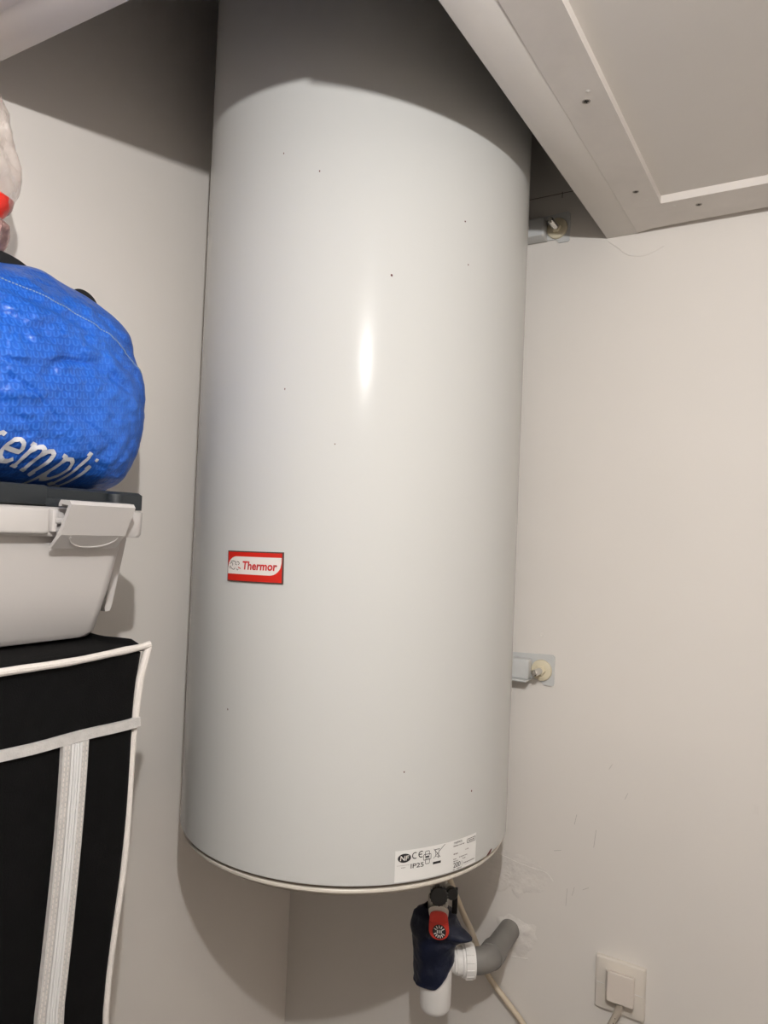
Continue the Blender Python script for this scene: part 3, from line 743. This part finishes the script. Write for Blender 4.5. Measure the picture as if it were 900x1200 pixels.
for dy in (-0.0125, -0.0085, 0.0085, 0.0125):
    for i in range(len(zc_) * 3):
        z = 0.21 - i * 0.0052
        if z < -0.12: break
        y = -0.769 - 0.012 * max(0, (0.213 - z) / 0.25) ** 1.6 + dy
        box(fx + 0.0008, fx + 0.0016, y - 0.0004, y + 0.0004, z - 0.0016, z + 0.0016, bm=bm)
o = obj('stitching', bm, m_piping, zt, smooth=False); o['kind'] = 'stuff'

# ------------------------------------------------------------------ grey storage box
sbox = thing('storage_box', 'light grey plastic box with dark lid on black fabric cabinet', 'storage box', (0.14, -0.91, 0.303))
Z0 = 0.3035
prof = [(Z0, 0.038, 0.211, -1.117, -0.694), (Z0 + 0.002, 0.034, 0.218, -1.125, -0.687), (Z0 + 0.008, 0.030, 0.2225, -1.132, -0.6825), (0.36, 0.026, 0.236, -1.142, -0.6760), (0.426, 0.020, 0.2500, -1.150, -0.6700)]
rings = [[(x, y, z) for x, y in rrect(a, b, c, d, 0.022, 8)] for z, a, b, c, d in prof]
obj('tub', loft(rings), m_box, sbox)
rings = [[(x, y, z) for x, y in rrect(a, b, c, d, 0.016, 8)] for z, a, b, c, d in ((0.4255, 0.018, 0.2545, -1.156, -0.6640), (0.4235, 0.012, 0.2600, -1.162, -0.6580), (0.4270, 0.011, 0.2620, -1.163, -0.6560), (0.4530, 0.011, 0.2625, -1.163, -0.6555), (0.4545, 0.014, 0.2600, -1.160, -0.6580))]
obj('rim', loft(rings), m_box, sbox)
rings = [[(x, y, z) for x, y in rrect(a, b, c, d, 0.014, 8)] for z, a, b, c, d in ((0.4545, 0.018, 0.2480, -1.150, -0.6680), (0.4740, 0.018, 0.2480, -1.150, -0.6680), (0.4765, 0.021, 0.2450, -1.147, -0.6710))]
lid = obj('lid', loft(rings), m_lid, sbox, label='dark grey lid')
obj('lid_rail', box(0.22, 0.2625, -1.05, -0.7880, 0.4560, 0.4768, 0.003), m_lid, lid)
obj('lid_corner', loft([[(x, y, z) for x, y in rrect(a, b, c, d, 0.014, 6)] for z, a, b, c, d in ((0.4555, 0.10, 0.2610, -0.7050, -0.6570), (0.4730, 0.10, 0.2610, -0.7050, -0.6570), (0.4760, 0.10, 0.2580, -0.7020, -0.6600))]), m_lid, lid)
obj('lid_ledge', box(0.235, 0.2560, -0.790, -0.700, 0.4550, 0.4640, 0.0015), m_lid, lid)
# front rail of the tub, left of the latch
obj('rim_rail', box(0.250, 0.2670, -1.08, -0.7870, 0.4255, 0.4535, 0.0035, 3), m_box, sbox)
obj('hinge_pin', box(0.255, 0.2680, -0.7850, -0.7790, 0.4280, 0.4520, 0.0015), m_box, sbox)
obj('hinge_pin', tube([(0.2660, -0.782, 0.440), (0.2660, -0.700, 0.440)], 0.0035, 10), m_box, sbox)
# open latch (its top edge leans out), section in x-z, extruded along y
sec_o = [(a - 0.0005, b - 0.0025) for a, b in [(0.2700, 0.4610), (0.2730, 0.4650), (0.2880, 0.4640), (0.2915, 0.4600), (0.2760, 0.4280), (0.2600, 0.4130), (0.2570, 0.4150), (0.2715, 0.4305), (0.2860, 0.4590), (0.2750, 0.4605), (0.2735, 0.4580), (0.2700, 0.4580)]]
bm = prism(sec_o, lambda u, v, t: (u, t, v), -0.7800, -0.6985)
latch = obj('latch', bm, m_box, sbox, angle=20, label='open grey latch on the box front')
arc = []
for k in range(19):
    a = math.pi + math.pi * k / 18
    y = -0.7365 + 0.030 * math.cos(a); s = 0.15 + 0.72 * (-math.sin(a))
    arc.append((0.2755 + (0.2595 - 0.2755) * s + 0.0003, y, 0.4255 + (0.4105 - 0.4255) * s - 0.0003))
obj('finger_ridge', tube(arc, 0.0006, 8), m_box, latch)
# the latch on the short side, hanging down
bm = bmesh.new()
sec = [(-0.6600, 0.4300), (-0.6330, 0.4260), (-0.6330, 0.4180), (-0.6500, 0.3360), (-0.6530, 0.3300), (-0.6590, 0.3300), (-0.6605, 0.3350), (-0.6450, 0.4150), (-0.6600, 0.4180)]
obj('side_latch', prism(sec, lambda u, v, t: (t, u, v), 0.085, 0.1980), m_box, sbox, angle=25, label='grey latch hanging on the short side')
obj('side_knob', box(0.17, 0.185, -0.676, -0.666, 0.320, 0.328, 0.002), m_box, sbox)

# ------------------------------------------------------------------ blue bag
bag = thing('shopping_bag', 'stuffed blue woven plastic shopping bag with white lettering on the grey box', 'bag', (0.155, -0.84, 0.479))
outl = [(-0.594, 0.585), (-0.602, 0.628), (-0.612, 0.655), (-0.618, 0.682), (-0.640, 0.704), (-0.676, 0.7195), (-0.716, 0.7280), (-0.750, 0.7350), (-0.80, 0.7260), (-0.86, 0.722), (-0.93, 0.712), (-1.02, 0.685), (-1.075, 0.63), (-1.085, 0.56), (-1.06, 0.495), (-0.99, 0.480), (-0.90, 0.479), (-0.80, 0.479), (-0.72, 0.479), (-0.655, 0.479), (-0.628, 0.486), (-0.612, 0.508), (-0.600, 0.540)]
oc_ = catmull([(0, a, b) for a, b in outl], 9, closed=True)
cy, cz_ = -0.84, 0.60; XM, TT = 0.150, 0.098
bm = bmesh.new()
def bag_pt(p, s, side):
    y = cy + (p.y - cy) * s; z = cz_ + (p.z - cz_) * s
    prof_ = max(0.0, 1 - s ** 4.2) ** 0.55
    top_n = max(0.0, min(1.0, (z - 0.60) / 0.12))
    x = XM + side * TT * prof_ * (1 - 0.42 * top_n * top_n) * (1.0 if z > 0.53 else 1 - 0.10 * ((0.53 - z) / 0.05) ** 2)
    q = Vector((x, y, z))
    k = (1 - s ** 6)
    wr = 0.0080 * noise.noise(Vector((y * 13, z * 15, side * 3))) + 0.0060 * noise.noise(Vector((y * 26 + z * 20, z * 40, 5 + side))) + 0.0034 * noise.noise(Vector((y * 60 - z * 30, z * 80, 9))) + 0.0016 * noise.noise(Vector((y * 140, z * 170, 4)))
    wr -= 0.0045 * max(0, 1 - abs(noise.noise(Vector((y * 18 + z * 9, z * 30 + y * 6, 21)))) * 9) * (0.4 + max(0, noise.noise(Vector((y * 7, z * 7, 30)))))
    q.x += side * wr * k
    # horizontal creases
    q.x -= side * k * 0.0045 * math.exp(-((z - 0.655 - 0.35 * (y + 0.70) * -0.6) / 0.006) ** 2)
    q.x -= side * k * 0.0035 * math.exp(-((z - 0.612 + 0.30 * (y + 0.70)) / 0.006) ** 2)
    return q
NS = 64; n = len(oc_)
rim_v = [bm.verts.new(Vector((XM, p.y, p.z)) + Vector((0, 0.004 * noise.noise(Vector((p.y * 30, p.z * 40, 1))), 0.0045 * noise.noise(Vector((p.y * 30, p.z * 30, 7)))))) for p in oc_]
for side in (1, -1):
    prev = rim_v
    for i in range(NS - 1, 0, -1):
        cur = [bm.verts.new(bag_pt(p, math.sin(i / NS * math.pi / 2), side)) for p in oc_]
        for k in range(n): bm.faces.new((prev[k], prev[(k + 1) % n], cur[(k + 1) % n], cur[k]))
        prev = cur
    c = bm.verts.new(bag_pt(Vector((0, cy, cz_)), 0.0, side))
    for k in range(n): bm.faces.new((prev[k], prev[(k + 1) % n], c))
for v in bm.verts: v.co.z = max(v.co.z, 0.4772)
bmesh.ops.recalc_face_normals(bm, faces=bm.faces[:])
bvh = BVHTree.FromBMesh(bm)
obj('bag_body', bm, m_bag, bag, angle=75)
def on_bag(y, z, off=0.0008):
    h = bvh.ray_cast(Vector((0.6, y, z)), Vector((-1, 0, 0)))
    if h[0] is None: return Vector((XM + 0.02, y, z))
    return h[0] + h[1] * off * (1 if h[1].x > 0 else -1)
# lettering, drawn stroke by stroke: r e m p l i
GL = {
 'r': (0.92, [[(0.0, 1.0), (0.2, 1.0), (0.2, 0.0)], [(0.0, 0.0), (0.42, 0.0)], [(0.2, 0.62), (0.32, 0.86), (0.5, 1.0), (0.66, 0.96)]]),
 'e': (0.95, [[(0.1, 0.53), (0.78, 0.53), (0.78, 0.68), (0.66, 0.90), (0.44, 1.0), (0.22, 0.90), (0.09, 0.66), (0.08, 0.40), (0.2, 0.12), (0.44, 0.0), (0.66, 0.06), (0.80, 0.22)]]),
 'm': (1.62, [[(0.0, 1.0), (0.18, 1.0), (0.18, 0.0)], [(0.02, 0.0), (0.34, 0.0)], [(0.18, 0.66), (0.32, 0.92), (0.5, 1.0), (0.66, 0.92), (0.72, 0.7), (0.72, 0.0)], [(0.58, 0.0), (0.88, 0.0)], [(0.72, 0.66), (0.86, 0.92), (1.04, 1.0), (1.2, 0.92), (1.26, 0.7), (1.26, 0.0), (1.44, 0.0)]]),
 'p': (1.08, [[(0.0, 1.0), (0.2, 1.0), (0.2, -0.5)], [(0.02, -0.5), (0.40, -0.5)], [(0.2, 0.72), (0.36, 0.95), (0.56, 1.0), (0.78, 0.90), (0.90, 0.6), (0.86, 0.28), (0.70, 0.05), (0.5, 0.0), (0.32, 0.08), (0.2, 0.28)]]),
 'l': (0.52, [[(0.02, 1.5), (0.2, 1.5), (0.2, 0.0)], [(0.02, 0.0), (0.40, 0.0)]]),
 'i': (0.50, [[(0.02, 1.0), (0.2, 1.0), (0.2, 0.0)], [(0.02, 0.0), (0.40, 0.0)], [(0.2, 1.32), (0.2, 1.46)]]),
}
XH = 0.0235; TA = -0.205; ca, sa = math.cos(TA), math.sin(TA)
def tmap(u, v, lx):
    uu_ = (lx + u + 0.10 * v) * XH * 1.07; vv = v * XH
    return -0.8477 + uu_ * ca - vv * sa, 0.5080 + uu_ * sa + vv * ca
bm = bmesh.new(); lx = 0.0
for ch in 'rempli':
    adv, strokes = GL[ch]
    for st in strokes:
        P = []
        for a, b in zip(st, st[1:]):
            k = max(2, int(math.dist(a, b) / 0.09))
            P += [(a[0] + (b[0] - a[0]) * t / k, a[1] + (b[1] - a[1]) * t / k) for t in range(k)]
        P.append(st[-1])
        wd = 0.19 if not (ch == 'i' and st[0][1] > 1.2) else 0.2
        if len(st) == 2 and st[0][1] == st[1][1]: wd = 0.12
        ribbon2d(P, wd, lambda u, v: on_bag(*tmap(u, v, lx), 0.0012), bm)
    lx += adv
obj('lettering', bm, m_bagprint, bag, smooth=False, label='white italic lettering')
# hem stitching, dash by dash, and a fold line
bm = bmesh.new()
hemc = catmull([(0, -0.93, 0.690), (0, -0.86, 0.694), (0, -0.80, 0.688), (0, -0.75, 0.678), (0, -0.70, 0.664), (0, -0.66, 0.648), (0, -0.635, 0.630)], 16)
for i in range(0, len(hemc) - 1):
    a, b = hemc[i], hemc[i].lerp(hemc[i + 1], 0.6)
    tube([on_bag(a.y, a.z, 0.0004), on_bag(b.y, b.z, 0.0004)], 0.0007, 5, bm)
o = obj('stitching', bm, m_thread, bag); o['kind'] = 'stuff'
# webbing handles peeking over the top edge
def strap(pts, hw=0.011): return tube(catmull(pts, 8), hw, 10, flat=0.16, flat_dir=(1, 0, 0))
obj('handle', strap([(0.128, -0.684, 0.705), (0.126, -0.678, 0.720), (0.125, -0.668, 0.7310), (0.125, -0.656, 0.7315), (0.126, -0.646, 0.7230), (0.128, -0.640, 0.700)], 0.008), m_strap, bag, label='black webbing handle')
obj('handle', strap([(0.165, -0.90, 0.700), (0.162, -0.875, 0.720), (0.160, -0.84, 0.7285), (0.158, -0.805, 0.7300), (0.156, -0.778, 0.7290), (0.156, -0.760, 0.7230), (0.158, -0.745, 0.710)]), m_strap, bag, label='black webbing handle')

# ------------------------------------------------------------------ clear packet on top of the bag
pk = thing('plastic_packet', 'crumpled clear plastic packet with red print on top of blue bag', 'packet', (0.14, -0.87, 0.735))
def puff(outline, xm, tt, seed, amp, ns=14):
    oc2 = catmull([(0, a, b) for a, b in outline], 5, closed=True); nb = bmesh.new(); m = len(oc2)
    ya = sum(p.y for p in oc2) / m; za = sum(p.z for p in oc2) / m
    rim = [nb.verts.new((xm, p.y, p.z)) for p in oc2]
    for side in (1, -1):
        prev = rim
        for i in range(ns - 1, 0, -1):
            s = math.sin(i / ns * math.pi / 2); cur = []
            for p in oc2:
                y = ya + (p.y - ya) * s; z = za + (p.z - za) * s
                x = xm + side * (tt * max(0, 1 - s ** 3) ** 0.6 + amp * (noise.noise(Vector((y * 34, z * 40, seed + side))) + 0.5 * noise.noise(Vector((y * 90, z * 100, seed - side)))) * (1 - s ** 4))
                cur.append(nb.verts.new((x, y, z)))
            for k in range(m): nb.faces.new((prev[k], prev[(k + 1) % m], cur[(k + 1) % m], cur[k]))
            prev = cur
        c = nb.verts.new((xm + side * tt, ya, za))
        for k in range(m): nb.faces.new((prev[k], prev[(k + 1) % m], c))
    return nb
obj('clear_film', puff([(-0.7680, 0.8180), (-0.7760, 0.8480), (-0.7835, 0.8830), (-0.7950, 0.9070), (-0.84, 0.930), (-0.91, 0.925), (-0.95, 0.88), (-0.95, 0.82), (-0.90, 0.785), (-0.82, 0.782), (-0.783, 0.7830), (-0.7740, 0.8010)], 0.148, 0.035, 2.0, 0.022), m_film, pk, angle=80)
obj('red_print', puff([(-0.7745, 0.7990), (-0.7830, 0.8030), (-0.83, 0.8090), (-0.90, 0.806), (-0.92, 0.785), (-0.86, 0.765), (-0.80, 0.768), (-0.7850, 0.7790)], 0.146, 0.030, 5.0, 0.004), m_redfilm, pk, angle=80, label='red printed band')
obj('crumpled_base', puff([(-0.7745, 0.7610), (-0.7830, 0.7780), (-0.82, 0.786), (-0.90, 0.782), (-0.93, 0.755), (-0.88, 0.7345), (-0.82, 0.7345), (-0.7860, 0.7370)], 0.142, 0.034, 8.0, 0.012), m_foil, pk, angle=40, label='crumpled shiny base')
